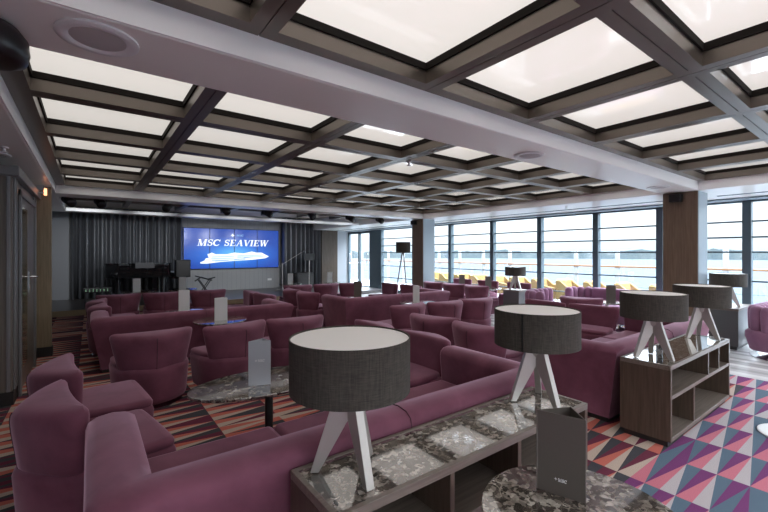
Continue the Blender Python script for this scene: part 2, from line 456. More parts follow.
# portal with door on the left
p = MB(); p.box(-1.3, -.62, 5.33, 7.5, .1, 2.3); struct(p.build('wall_left', MAT['portal'], bevel=.005))
struct(MB().box(-1.3, -.605, 5.315, 7.5, 0, .13).build('baseboard_left', MAT['dark']))
struct(MB().box(-1.3, -.56, 5.27, 7.5, 2.26, 2.36).build('trim_9', MAT['portal_trim'], bevel=.01))
tr = MB()
for xx in (-1.0, -.66): tr.box(xx, xx+.03, 5.315, 5.33, .13, 2.26)
for yy in (5.40, 5.50, 7.1, 7.3): tr.box(-.62, -.6, yy, yy+.04, .13, 2.26)
struct(tr.build('trim_10', MAT['portal_trim'], bevel=.004))
struct(MB().box(-1.12, XL, 7.5, 7.62, 0, ZB).build('wall_left', MAT['brass'], bevel=.004))
struct(MB().box(-.62, XL+.012, 7.486, 7.64, 0, .14).build('baseboard_left', MAT['dark']))
dr = struct(MB().box(-.62, -.595, 5.6, 6.95, .02, 2.12).build('door_2', MAT['portal'], bevel=.004))
fr = MB(); fr.box(-.6, -.575, 5.57, 5.64, 0, 2.16); fr.box(-.6, -.575, 6.92, 6.99, 0, 2.16); fr.box(-.6, -.575, 5.57, 6.99, 2.1, 2.17)
fr.build('door_frame', MAT['portal_trim'], dr, bevel=.004)
MB().box(-.597, -.588, 5.78, 6.2, .25, 2.0).build('glass_panel', MAT['gold_glass'], dr)
h = MB(); h.tube([(-.6, 6.42, 1.2), (-.54, 6.42, 1.2), (-.54, 6.6, 1.2)], .011); h.lathe([(.03, 0), (.03, .01)], n=16)
h = MB().tube([(-.597, 6.42, 1.21), (-.535, 6.42, 1.21), (-.535, 6.62, 1.205)], .012).box(-.597, -.585, 6.39, 6.45, 1.02, 1.28)
h.build('door_handle', MAT['chrome'], dr, smooth=50)

# stage
st = MB().box(-.92, 9.0, 12.0, YS, 0, .12); struct(st.build('floor', MAT['stage_floor']))
struct(MB().box(-.92, 7.6, 11.96, 12.0, 0, .135).build('trim_11', MAT['gold'], bevel=.004))
def curtain(x0, x1, y, z0, z1, label, seed):
    rd = random.Random(seed); n = int((x1-x0)/.018); pts = []
    ph = 0
    secs = []
    for (zz, amp) in ((z1, .55), (z1-.15, .9), ((z0+z1)/2, 1), (z0, 1.1)):
        row = []
        for i in range(n+1):
            x = x0+(x1-x0)*i/n
            yy = y + amp*(.10*math.sin(x*33+1.2*math.sin(x*4+seed)) + .008*math.sin(x*83+seed))
            row.append((x, yy, zz))
        secs.append(row)
    m = MB().loft(secs, cap=False, closed=False)
    o = m.build('stage_curtain', MAT['curtain'], smooth=80)
    md = o.modifiers.new('thick', 'SOLIDIFY'); md.thickness = .008
    return tag(o, label, 'curtain')
curtain(-.46, 2.52, 14.9, .13, 2.88, 'dark grey pleated stage curtain behind the grand piano', 1)
curtain(6.12, 7.72, 14.9, .13, 2.88, 'dark grey pleated stage curtain to the right of the video screen', 2)

# ------------------------------------------------------------------ video wall
scr = thing('video_wall', 'large blue video wall of four upright panels showing a white cruise ship', 'screen', (4.315, 15.17, 1.66))
SW, SH = 3.43, 1.46
for k in range(4):
    x0 = -SW/2 + k*SW/4
    MB().box(x0+.012, x0+SW/4-.012, -.03, .0, -SH/2+.012, SH/2-.012).build('display_panel', MAT['screen'], scr)
MB().box(-SW/2-.01, SW/2+.01, -.022, .07, -SH/2-.01, SH/2+.01).build('screen_frame', MAT['bezel'], scr)
YF = -.034
def stroke(m, a, b, w):    # italic parallelogram stroke from a to b with horizontal width w
    m.append([(a[0]-w/2, a[1]), (a[0]+w/2, a[1]), (b[0]+w/2, b[1]), (b[0]-w/2, b[1])])
def ser(m, x, y, w=.3, h=.05): m.append([(x-w/2, y), (x+w/2, y), (x+w/2, y+h), (x-w/2, y+h)])
def arcstroke(m, pts, ws):
    L, R = [], []
    for i, p in enumerate(pts):
        a, b = pts[max(i-1, 0)], pts[min(i+1, len(pts)-1)]
        dx, dy = b[0]-a[0], b[1]-a[1]; q = math.hypot(dx, dy)
        L.append((p[0]-dy/q*ws[i]/2, p[1]+dx/q*ws[i]/2)); R.append((p[0]+dy/q*ws[i]/2, p[1]-dx/q*ws[i]/2))
    for i in range(len(pts)-1): m.append([L[i], L[i+1], R[i+1], R[i]])
def glyph(ch):
    m = []; T, t_ = .19, .07
    if ch == 'M':
        stroke(m, (.16, 0), (.16, 1), t_); stroke(m, (.5, 0), (.2, 1), T); stroke(m, (.5, 0), (.86, 1), t_); stroke(m, (.88, 0), (.88, 1), T)
        ser(m, .16, 0); ser(m, .88, 0, .34); ser(m, .14, .95); ser(m, .9, .95); return m, 1.12
    if ch == 'S':
        pts, ws = [], []
        for k in range(9):
            a = math.radians(20+k*250/8); pts.append((.33+.22*math.cos(a), .74+.22*math.sin(a))); ws.append(.07+.1*(k/8))
        for k in range(1, 10):
            a = math.radians(90-k*250/9); pts.append((.33+.24*math.cos(a), .27+.23*math.sin(a))); ws.append(.17-.1*(k/9))
        arcstroke(m, pts, ws); m.append([(.5, .68), (.56, .68), (.6, 1), (.53, 1)]); m.append([(.08, 0), (.14, 0), (.16, .32), (.1, .32)]); return m, .68
    if ch == 'C':
        pts, ws = [], []
        for k in range(15):
            a = math.radians(40+k*285/14); pts.append((.46+.36*math.cos(a), .5+.46*math.sin(a))); ws.append(.06+.14*math.sin(PI*k/14))
        arcstroke(m, pts, ws); m.append([(.72, .66), (.78, .66), (.82, 1), (.75, 1)]); return m, .9
    if ch == 'E':
        stroke(m, (.22, 0), (.22, 1), T); m.append([(.05, 0), (.72, 0), (.76, .24), (.71, .24), (.64, .06), (.05, .06)]); m.append([(.05, 1), (.7, 1), (.7, .78), (.65, .78), (.6, .94), (.05, .94)])
        m.append([(.3, .47), (.5, .47), (.5, .53), (.3, .53)]); m.append([(.5, .38), (.55, .38), (.55, .62), (.5, .62)]); return m, .82
    if ch == 'A':
        stroke(m, (.12, 0), (.45, 1), t_); stroke(m, (.74, 0), (.47, 1), T); m.append([(.26, .32), (.66, .32), (.65, .38), (.27, .38)]); ser(m, .12, 0, .26); ser(m, .74, 0, .34); return m, .9
    if ch == 'V':
        stroke(m, (.46, 0), (.18, 1), T); stroke(m, (.46, 0), (.78, 1), t_); ser(m, .18, .95, .34); ser(m, .78, .95, .26); return m, .88
    if ch == 'I':
        stroke(m, (.22, 0), (.22, 1), T); ser(m, .22, 0, .38); ser(m, .22, .95, .38); return m, .46
    if ch == 'W':
        stroke(m, (.36, 0), (.16, 1), T); stroke(m, (.36, 0), (.6, 1), t_); stroke(m, (.8, 0), (.58, 1), T); stroke(m, (.8, 0), (1.06, 1), t_)
        ser(m, .16, .95, .34); ser(m, .58, .95, .3); ser(m, 1.06, .95, .26); return m, 1.2
    return m, .45
def word(txt, x0, z0, w, h, y, frame=None, shear=.22):
    adv = []; tot = 0
    for ch in txt:
        gm, a = glyph(ch); adv.append((gm, tot)); tot += a
    k = w/tot; m = MB()
    for gm, off in adv:
        for q in gm:
            pts = [(x0+(off+px)*k+py*h*shear, y, z0+py*h) for px, py in q]
            m.slab(pts, (0, -.004, 0)) if not frame else m.slab([frame(p) for p in pts], frame.n)
    return m
word('MSC SEAVIEW', -SW/2+.125*SW, SH/2-.43*SH, .745*SW, .155*SH, YF).build('title_lettering', MAT['glow_white'], scr)
# compass star + small lettering
mm = MB(); cx, cz = -.06, SH/2-.16*SH
for k in range(8):
    a = k*PI/4; L = .085 if k % 2 == 0 else .055
    mm.slab([(cx+L*math.cos(a), YF, cz+L*math.sin(a)), (cx+.022*math.cos(a+.6), YF, cz+.022*math.sin(a+.6)), (cx, YF, cz), (cx+.022*math.cos(a-.6), YF, cz+.022*math.sin(a-.6))], (0, -.004, 0))
mm.build('star_emblem', MAT['glow_white'], scr)
word('MSC', .08, cz-.035, .26, .07, YF, shear=0).build('small_lettering', MAT['glow_pale'], scr)
# ship
def SX(s): return -SW/2+s*SW
def SZ(t_): return SH/2-t_*SH
ship = [(.155, .84), (.2, .79), (.21, .74), (.24, .73), (.225, .64), (.25, .62), (.27, .6), (.31, .64), (.42, .64), (.5, .60), (.6, .62), (.69, .57), (.74, .60), (.80, .60), (.85, .66), (.885, .70), (.84, .75), (.7, .785), (.5, .81), (.35, .835), (.22, .87), (.16, .865)]
MB().slab([(SX(a), YF, SZ(b)) for a, b in ship], (0, -.003, 0)).build('ship_hull', MAT['glow_white'], scr)
mm = MB()
for (a0, a1, b0) in ((.27, .5, .69), (.26, .5, .735), (.53, .8, .665), (.53, .82, .70), (.27, .62, .775)):
    mm.slab([(SX(a0), YF-.004, SZ(b0+.008)), (SX(a1), YF-.004, SZ(b0-.004)), (SX(a1), YF-.004, SZ(b0+.012)), (SX(a0), YF-.004, SZ(b0+.03))], (0, -.002, 0))
mm.build('deck_lines', MAT['glow_pale'], scr)
mm = MB()
for (a0, a1, b0) in ((.5, .62, .755), (.3, .44, .80), (.6, .7, .72)):
    mm.slab([(SX(a0), YF-.007, SZ(b0+.008)), (SX(a1), YF-.007, SZ(b0-.01)), (SX(a1), YF-.007, SZ(b0+.0)), (SX(a0), YF-.007, SZ(b0+.02))], (0, -.001, 0))
mm.build('hull_lines', MAT['glow_shadow'], scr)
o = MB().box(5.62, 5.78, YS-.012, YS, .42, .50).build('wall_socket', MAT['white']); tag(o, 'small white wall socket plate under the video wall', 'socket')

# ------------------------------------------------------------------ swivel chair
def back_ring(w, ys, yi, ya, ins, roll=0):
    S = [math.sin(PI/2*(-1+2*k/16)) for k in range(17)]
    up, lo = [], []
    for q in S:
        x = (w-ins*1.2)*q
        i_ = yi+(ys-yi)*abs(q)**2.2; qq = (q*q+.012)**.5
        o_ = ya+(ys-.095-ya)*(.62*qq+.38*qq**2.2) + roll*(1-.6*abs(q))
        mid = (i_+o_)/2; h = (i_-o_)/2; e = (1-abs(q)**14)**.5
        h = max(h*e-ins, h*e*.15)
        up.append((x, mid+h)); lo.append((x, mid-h))
    return up[::-1] + lo[1:-1]
def back_plan(w, ys, yi, ya):
    c = [(w, ys), (w*.55, yi+.015), (0, yi), (-w*.55, yi+.015), (-w, ys), (-w*1.02, ys-.07), (-w*.6, ya+.12), (-w*.14, ya+.005), (w*.14, ya+.005), (w*.6, ya+.12), (w*1.02, ys-.07)]
    return chaikin(c, 2)
def make_chair():
    t = thing('lounge_chair', 'x', 'chair')
    MB().lathe([(.28, 0), (.28, .012), (.26, .018), (.07, .022), (.06, .07)], n=40).build('swivel_base', MAT['chrome'], t, smooth=35)
    plan = chaikin([(-.34, .25), (-.33, .345), (-.25, .35), (.25, .35), (.33, .345), (.34, .25), (.35, -.08), (.22, -.26), (.05, -.335), (-.05, -.335), (-.22, -.26), (-.35, -.08)], 2)
    secs = []
    for z, sc, ins in ((.05, .93, .03), (.06, .93, .008), (.1, .94, 0), (.25, .975, 0), (.36, 1, 0), (.385, 1, .008), (.40, 1, .03)):
        secs.append([(x, y, z) for x, y in inset([(a*sc, b*sc) for a, b in plan], ins)])
    MB().loft(secs).build('seat_shell', MAT['velvet'], t, smooth=60)
    cp = chaikin([(-.315, -.05), (-.2, -.12), (.2, -.12), (.315, -.05), (.33, .25), (.322, .335), (.24, .348), (-.24, .348), (-.322, .335), (-.33, .25)], 2)
    MB().loft([[(x, y, z) for x, y in inset(cp, i)] for z, i in ((.385, .02), (.395, .002), (.42, 0), (.435, .010), (.441, .025), (.443, .045))]).build('seat_cushion', MAT['velvet'], t, smooth=60)
    secs = []
    n = 9
    for k in range(n):
        q = k/(n-1); z = .375 + .355*min(q/.82, 1) if q < .82 else .73
    lv = [(.375, 0, .02, 0), (.385, .02, .004, 0), (.41, .08, 0, 0), (.5, .35, 0, 0), (.6, .68, 0, 0), (.66, .86, 0, .002), (.69, .94, 0, .008), (.706, .98, .003, .016), (.717, 1, .010, .024), (.724, 1, .020, .032), (.727, 1, .034, .04), (.729, 1, .05, .045)]
    for z, q, ins, roll in lv:
        w = .295+.068*q
        secs.append([(x, y, z+.09*q*(y+.14)) for x, y in back_ring(w, -.055, -.075-.01*q, -.325-.04*q, ins, roll)])
    MB().loft(secs).build('backrest', MAT['velvet'], t, smooth=55)
    # welt seam on the outer back
    pts = []
    for z, q, ins, roll in lv[1:8]:
        pts.append((0, -.322-.04*q+roll*1.0+.012, z+.09*q*(-.22)))
    MB().tube(pts, .0035, 6).build('back_seam', pbr('seam_dark', (.05, .015, .025), .8), t)
    return t
proto = make_chair(); used = [False]
def chair(x, y, deg, label, group=None, cat='chair'):
    if not used[0]:
        used[0] = True; proto.location = (x, y, 0); proto.rotation_euler.z = math.radians(deg); proto['label'] = label
        if group: proto['group'] = group
        return proto
    return dup(proto, (x, y, 0), math.radians(deg), label, group)
G1 = 'plum armchairs around the sofa nearest the camera'
chair(.01, 2.80, -80, 'plum velvet armchair touching the left end of the nearest sofa', G1)
chair(.0, 3.58, -84, 'plum velvet armchair just beyond the one at the left end of the nearest sofa', G1)
chair(2.42, 2.80, 92, 'plum velvet armchair with curved inner back at the right end of the nearest sofa', G1)
chair(2.38, 3.55, 88, 'plum velvet armchair mostly hidden behind the shade of the nearest lamp', G1)
G2 = 'row of plum armchairs with backs to the camera behind the oval marble table'
chair(.5, 4.62, 2, 'plum velvet armchair with its back turned, leftmost of three behind the oval table', G2)
chair(1.27, 4.56, 10, 'plum velvet armchair with its back turned, right behind the silver menu card', G2)
chair(2.0, 4.56, -4, 'plum velvet armchair with its back turned, above the left edge of the nearest lampshade', G2)
G3 = 'plum armchairs around the sofa facing the stage'
chair(.30, 7.24, -86, 'plum armchair at the left end of the sofa facing the piano, nearer of two', G3)
chair(.28, 8.0, -95, 'plum armchair at the left end of the sofa facing the piano, farther of two', G3)
chair(2.5, 7.26, 100, 'rounded plum armchair at the right end of the piano side sofa, nearer of two', G3)
chair(2.45, 8.02, 84, 'rounded plum armchair at the right end of the piano side sofa, farther of two', G3)
chair(.43, 8.98, 3, 'plum armchair seen from behind in front of the grand piano, left of two', G3)
chair(1.17, 8.92, -3, 'plum armchair seen from behind in front of the grand piano, right of two', G3)
chair(1.99, 8.95, -2, 'plum armchair seen from behind below the left edge of the video wall', G3)
G4 = 'plum armchairs around the middle sofa'
chair(3.6, 7.24, -80, 'plum armchair at the left end of the middle sofa, nearer of two', G4)
chair(3.62, 7.98, -92, 'plum armchair at the left end of the middle sofa, farther of two', G4)
chair(4.02, 8.95, -4, 'plum armchair seen from behind under the microphone stand', G4)
chair(4.74, 8.9, 2, 'plum armchair seen from behind below the dark wall panel beside the curtain', G4)
chair(5.46, 8.9, 0, 'plum armchair seen from behind in front of the glass door', G4)
chair(6.1, 7.26, 95, 'reddish plum armchair at the right end of the middle sofa, nearer the small round table', G4)
chair(6.02, 8.02, 84, 'reddish plum armchair at the right end of the middle sofa, farther of two', G4)
G5 = 'plum armchairs with backs to the camera in front of the middle sofa'
chair(3.85, 4.68, 4, 'plum armchair seen from behind, leftmost of the three in front of the middle sofa', G5)
chair(4.58, 4.6, -6, 'plum armchair seen from behind, centre of the three in front of the middle sofa', G5)
chair(5.3, 4.58, -12, 'plum armchair seen from behind, rightmost of the three in front of the middle sofa', G5)
G6 = 'plum armchairs around the sofa behind the second cabinet'
chair(3.5, 3.56, -76, 'large plum armchair seen from behind between two sofas, farther from the camera', G6)
chair(3.48, 2.82, -84, 'large plum armchair seen from behind partly hidden by the second lampshade', G6)
chair(5.84, 2.82, 94, 'reddish plum armchair with rounded inner back right of the second lamp', G6)
chair(5.8, 3.58, 88, 'plum armchair whose top edge shows just above the second lampshade', G6)
G7 = 'plum armchairs near the glass wall'
chair(6.98, 3.5, -80, 'plum armchair with a long flat back beside the dark menu card by the windows', G7)
chair(7.5, 7.72, -90, 'plum armchair showing a narrow strip beside the far column', G7)
chair(7.5, 6.98, -85, 'plum armchair seen from behind by the windows, first right of the far column', G7)
chair(7.50, 6.25, -88, 'plum armchair seen from behind just left of the small lamp cabinet', G7)
chair(8.85, 8.1, 90, 'low plum armchair against the glass wall, farthest along', G7)
chair(8.85, 7.15, 90, 'low plum armchair against the glass wall, middle of three', G7)
chair(8.85, 6.15, 90, 'low plum armchair against the glass wall behind the small table lamp', G7)

# ------------------------------------------------------------------ sofas
def make_sofa():
    t = thing('sofa', 'x', 'sofa')
    W, D = 2.62, .9
    path = [(0, D), (0, 0), (W, 0), (W, D)]
    prof = [(-.10, .045), (-.11, .06), (-.075, .25), (-.02, .56), (-.002, .64), (-.012, .672), (-.045, .692), (-.11, .70), (-.17, .692), (-.205, .668), (-.215, .63), (-.20, .5), (-.185, .36), (-.18, .12), (-.17, .045)]
    def ring(i, pr):
        out = []
        for o_, z in pr:
            x, y = path[i]
            if i == 0: out.append((x-o_, y, z))
            elif i == 1: out.append((x-o_, y-o_, z))
            elif i == 2: out.append((x+o_, y-o_, z))
            else: out.append((x+o_, y, z))
        return out
    cxo = sum(p[0] for p in prof)/len(prof); czo = .4
    shr = [((o_-cxo)*.6+cxo, (z-czo)*.93+czo) for o_, z in prof]
    r0 = [(x, y+.03, z) for x, y, z in ring(0, shr)]; r0b = [(x, y+.02, z) for x, y, z in ring(0, [((o_-cxo)*.88+cxo, (z-czo)*.985+czo) for o_, z in prof])]
    r1 = [(x, y+.03, z) for x, y, z in ring(3, shr)]; r1b = [(x, y+.02, z) for x, y, z in ring(3, [((o_-cxo)*.88+cxo, (z-czo)*.985+czo) for o_, z in prof])]
    def mid(a, b, q): return [tuple(a[k][j]*(1-q)+b[k][j]*q for j in range(3)) for k in range(len(a))]
    A, B, C_, E = ring(0, prof), ring(1, prof), ring(2, prof), ring(3, prof)
    MB().loft([r0, r0b, A, mid(A, B, .5), mid(A, B, .85), B, mid(B, C_, .08), mid(B, C_, .5), mid(B, C_, .92), C_, mid(C_, E, .15), mid(C_, E, .5), E, r1b, r1]).build('backrest', MAT['velvet'], t, smooth=50)
    MB().box(.19, W-.19, .17, .86, .06, .30).build('seat_base', MAT['velvet'], t, bevel=.02)
    w = (W-.38)/3
    for k in range(3):
        MB().box(.19+k*w+.003, .19+(k+1)*w-.003, .18, .91, .29, .43).build('seat_cushion', MAT['velvet'], t, bevel=.035, seg=4, smooth=60)
    for x in (W/2,):
        MB().tube([(x, .0-.002, .62), (x, .01, .671), (x, .045, .695), (x, .11, .703), (x, .17, .695), (x, .206, .668)], .003, 6).build('seam', pbr('seam_plum', (.07, .02, .035), .8), t)
    MB().box(.12, W-.12, .12, .82, 0, .06).build('plinth', MAT['dark'], t)
    return t
sofa = make_sofa(); sofa.location = (-.02, 1.5, 0); sofa['label'] = 'U shaped plum velvet sofa nearest the camera, backing onto the near marble topped cabinet'
SG = 'U shaped plum velvet sofas'
sofa['group'] = SG
dup(sofa, (0, 5.93, 0), 0, 'U shaped plum velvet sofa facing the piano and video wall', SG)
dup(sofa, (3.57, 5.93, 0), 0, 'U shaped plum velvet sofa in the middle of the room facing the glass door', SG)
dup(sofa, (3.56, 1.5, 0), 0, 'U shaped plum velvet sofa backing onto the right hand cabinet with two lamps', SG)

def channel_sofa(x, y, deg, label, L, nch, plain=0, name='channel_back_sofa'):
    t = thing(name, label, 'sofa', (x, y, 0), math.radians(deg), 'channel back lilac sofas by the windows')
    # back path: wing then arc then straight along +x; faces local -y
    R = .28; wing = .18
    pts = [(0, -R-wing), (0, -R)]
    for k in range(1, 7):
        a = PI - k*PI/2/6; pts.append((R+R*math.cos(a), -R+R*math.sin(a)))
    pts.append((L, 0))
    seg = [0]
    for i in range(1, len(pts)): seg.append(seg[-1]+math.hypot(pts[i][0]-pts[i-1][0], pts[i][1]-pts[i-1][1]))
    def at(s):
        for i in range(1, len(pts)):
            if s <= seg[i] or i == len(pts)-1:
                q = (s-seg[i-1])/(seg[i]-seg[i-1]); a, b = pts[i-1], pts[i]
                return (a[0]+(b[0]-a[0])*q, a[1]+(b[1]-a[1])*q), math.atan2(b[1]-a[1], b[0]-a[0])
    step = .17
    for k in range(nch):
        (px, py), an = at(step*(k+.5))
        secs = []
        for z, sc in ((.37, .8), (.40, .95), (.5, 1), (.62, 1.04), (.68, 1.0), (.715, .86), (.735, .6), (.742, .3)):
            secs.append([(px + math.cos(an)*.088*sc*math.cos(q*PI/8) - math.sin(an)*.085*sc*math.sin(q*PI/8),
                          py + math.sin(an)*.088*sc*math.cos(q*PI/8) + math.cos(an)*.085*sc*math.sin(q*PI/8), z) for q in range(16)])
        MB().loft(secs).build('channel_cushion', MAT['lilac'], t, smooth=60)
    if plain:
        xs0 = at(step*nch)[0][0]
        MB().box(xs0, L, -.085, .085, .37, .735).build('back_cushion', MAT['lilac'], t, bevel=.04, seg=4, smooth=60)
    plan = chaikin([(-.08, -R-wing-.1), (-.08, -.15), (.02, .06), (.2, .09), (L, .09), (L, .0), (L, -.62), (L-.05, -.74), (.1, -.74), (-.03, -.7)], 2)
    MB().loft([[(a, b, z) for a, b in inset(plan, i)] for z, i in ((.10, .08), (.12, .05), (.3, 0), (.37, 0), (.39, .02))]).build('base', MAT['lilac'], t, smooth=60)
    sp = chaikin([(.09, -.68), (.09, -.3), (.25, -.1), (L-.02, -.08), (L-.02, -.7), (.15, -.73)], 2)
    MB().loft([[(a, b, z) for a, b in inset(sp, i)] for z, i in ((.385, .01), (.42, 0), (.44, .015), (.448, .04))]).build('seat_cushion', MAT['lilac'], t, smooth=60)
    MB().lathe([(.56, 0), (.56, .01), (.54, .016), (.12, .02), (.12, .11)], L/2-.12, -.46, 48, sx=min(1.3, L/1.1)).build('chrome_base', MAT['chrome'], t, smooth=35)
    return t
channel_sofa(7.60, 1.42, -4, 'lilac sofa with fat vertical channel cushions on a chrome disc at the right edge', 1.15, 8)
channel_sofa(7.12, 4.78, 0, 'short lilac sofa with channel cushions just right of the small lamp cabinet', 1.0, 8)
channel_sofa(8.98, 4.62, -90, 'long lilac sofa along the glass wall left of the near column', 2.2, 4, 1)

# ------------------------------------------------------------------ cabinets
def cabinet(x0, y0, L, D, H, label, upper, lower, group='marble topped low cabinets'):
    t = thing('low_cabinet', label, 'cabinet', (x0, y0, 0), 0, group)
    th = .03
    c = MB()
    c.box(0, th, 0, D, .05, H-.035); c.box(L-th, L, 0, D, .05, H-.035)
    c.box(th, L-th, D-.02, D, .05, H-.035)
    c.build('carcass', MAT['walnut'], t, bevel=.002)
    MB().box(th, L-th, 0, D-.02, .05, .08).build('bottom_board', MAT['walnut_x'], t, bevel=.002)
    MB().box(th, L-th, .002, D-.02, .37, .40).build('shelf', MAT['walnut_x'], t, bevel=.002)
    for x in upper: MB().box(x-.012, x+.012, .004, D-.02, .40, H-.035).build('divider', MAT['walnut'], t)
    for x in lower: MB().box(x-.012, x+.012, .004, D-.02, .08, .37).build('divider', MAT['walnut'], t)
    MB().box(.03, L-.03, .03, D-.02, 0, .05).build('plinth', MAT['dark'], t)
    fr = MB(); w = .022
    fr.box(0, L, 0, w, H-.035, H); fr.box(0, L, D-w, D, H-.035, H); fr.box(0, w, w, D-w, H-.035, H); fr.box(L-w, L, w, D-w, H-.035, H)
    fr.build('top_frame', MAT['walnut_x'], t, bevel=.002)
    MB().box(w, L-w, w, D-w, H-.034, H-.003).build('marble_top', MAT['marble'], t)
    return t
cabinet(.64, 1.125, 1.66, .36, .636, 'near low cabinet with open shelves and dark marble top behind the nearest sofa', [.55, 1.01], [1.01])
cabinet(3.55, 1.11, 1.61, .36, .636, 'right hand low cabinet with open shelves and two lamps on its marble top', [.94, 1.26], [.55])
def grey_cabinet(x0, y0, x1, y1, label):
    t = thing('lamp_cabinet', label, 'cabinet', (x0, y0, 0))
    MB().box(0, x1-x0, 0, y1-y0, .05, .60).build('carcass', pbr('grey_laminate', (.10, .098, .098), .4), t, bevel=.004)
    MB().box(.02, x1-x0-.02, .02, y1-y0-.02, 0, .05).build('plinth', MAT['dark'], t)
    MB().box(-.005, x1-x0+.005, -.005, y1-y0+.005, .60, .636).build('top_board', MAT['walnut_x'], t, bevel=.003)
grey_cabinet(8.0, 1.62, 8.9, 1.98, 'grey cabinet end beside the near column carrying a lamp')
grey_cabinet(7.93, 5.45, 8.28, 5.88, 'small grey brown cabinet under the distant table lamp')

# ------------------------------------------------------------------ lamps
def make_lamp():
    t = thing('table_lamp', 'x', 'lamp')
    H0, H1, r = .328, .534, .237
    sh = MB()
    n = 64
    sh.loft([[(rr*math.cos(2*PI*k/n), rr*math.sin(2*PI*k/n), z) for k in range(n)] for rr, z in ((r, H0), (r, H1), (r-.004, H1), (r-.004, H0), (r, H0))], cap=False)
    s_ = sh.build('lamp_shade', MAT['shade'], t, smooth=40)
    MB().lathe([(r-.0045, H1-.012), (r-.0045, H1-.006)], n=64).build('top_diffuser', MAT['diffuser'], t)
    MB().lathe([(r-.0045, H0+.006), (r-.0045, H0+.012)], n=64).build('bottom_diffuser', MAT['diffuser'], t)
    a = math.radians(195)
    MB().box(r-.0005, r+.002, -.004, .004, H0, H1).build('shade_seam', MAT['black'], t).rotation_euler.z = a
    for deg in (145, 263, 27):
        q = math.radians(deg); R = Vector((math.cos(q), math.sin(q), 0)); S = Vector((-R.y, R.x, 0)); th = .017
        top = Vector((0, 0, .33)); sec = []
        # tapered flat slab from the hub out to the foot
        for (rr, z, w) in ((.0, .35, .056), (.022, .27, .052), (.140, 0, .017)):
            c = R*rr + Vector((0, 0, z))
            sec.append((c, w))
        secs = []
        for c, w in sec:
            dirn = R*.9 + Vector((0, 0, .4)); dirn.normalize()
            u = R*w*.95
            secs.append([tuple(c - S*th/2*2 + u), tuple(c + S*th/2*2 + u), tuple(c + S*th/2*2 - u), tuple(c - S*th/2*2 - u)])
        MB().loft(secs).build('leg', MAT['satin'], t, bevel=.002)
    MB().lathe([(.02, .29), (.02, .34)], n=16).build('hub', MAT['satin'], t, smooth=40)
    return t
LG = 'tripod table lamps with grey drum shades'
lamp = make_lamp(); lamp.location = (.827, 1.335, .637); lamp.rotation_euler.z = math.radians(-120); lamp['label'] = 'tripod table lamp with round dark grey drum shade nearest the camera'; lamp['group'] = LG
def lamp_at(x, y, z, rz, label): return dup(lamp, (x, y, z), math.radians(rz), label, LG)
lamp_at(2.10, 1.325, .637, 0, 'tripod table lamp at the right end of the near cabinet, black seam on its shade')
lamp_at(3.75, 1.30, .637, -120, 'tripod table lamp at the left end of the right hand cabinet')
lamp_at(5.0, 1.30, .637, -120, 'tripod table lamp at the right end of the right hand cabinet')
lamp_at(8.25, 1.80, .637, 30, 'tripod table lamp on the grey cabinet beside the near column')
lamp_at(8.10, 5.66, .637, 10, 'small looking tripod table lamp in the distance in front of the windows')
# floor lamp beside the far column
fl = thing('floor_lamp', 'tall tripod floor lamp with grey drum shade left of the far column', 'lamp', (6.95, 8.45, 0))
MB().lathe([(.2, 1.5), (.2, 1.8)], n=40).build('lamp_shade', MAT['shade'], fl, smooth=40)
for deg in (20, 140, 260):
    q = math.radians(deg); MB().tube([(.02*math.cos(q), .02*math.sin(q), 1.52), (.27*math.cos(q), .27*math.sin(q), 0)], [.018, .013]).build('leg', MAT['satin'], fl)
MB().lathe([(.03, 1.46), (.03, 1.5)], n=16).build('hub', MAT['satin'], fl)

# ------------------------------------------------------------------ tables
def table(x, y, label, a=.335, b=None, h=.6, group=None, rz=0, name='side_table'):
    t = thing(name, label, 'table', (x, y, 0), rz, group); b = b or a
    n = 64
    MB().loft([[((a-i)*math.cos(2*PI*k/n), (b-i)*math.sin(2*PI*k/n), z) for k in range(n)] for z, i in ((h-.028, .02), (h-.018, .003), (h-.006, 0), (h, .004))]).build('marble_top', MAT['marble'], t, smooth=35)
    MB().lathe([(.028, .012), (.028, h-.028)], n=20).build('stem', MAT['dark'] if a > .4 else MAT['satin'], t, smooth=40)
    MB().lathe([(.22, 0), (.22, .01), (.2, .016), (.03, .02)], n=48).build('base_disc', MAT['satin'], t, smooth=35)
    return t
TG = 'small round tables with menu cards'
table(1.35, .68, 'round dark marble table at the bottom edge nearest the camera, holding the dark menu card', group=TG)
table(1.02, 2.74, 'oval dark marble table in front of the nearest sofa with a silver menu card', .53, .29, group='oval table', name='coffee_table')
table(1.41, 5.58, 'small round table between the back turned armchairs and the sofa facing the piano', group=TG)
table(4.82, 5.45, 'small round dark table in front of the middle sofa with a pale menu card', group=TG)
table(1.26, 7.12, 'round table hidden behind the sofa facing the piano, its card standing above the backrest', group=TG, h=.54)
table(4.55, 7.1, 'round table hidden behind the middle sofa, its grey card standing above the backrest', group=TG, h=.54)
table(.9, 10.9, 'round table before the stage in front of the left part of the piano', group=TG)
table(1.85, 10.9, 'round table before the stage in front of the right part of the piano', group=TG)
table(4.7, 10.9, 'round table before the stage in front of the microphone stand', group=TG)
table(6.0, 10.9, 'round table before the stage in front of the pale pilaster', group=TG)
table(8.22, 7.45, 'round table near the windows between chairs, farther one with a dark card', group=TG)
table(8.22, 6.55, 'round table near the windows between chairs, nearer one with a dark card', group=TG)
table(7.72, 3.42, 'round table at the long window sofa with a dark card', group=TG)
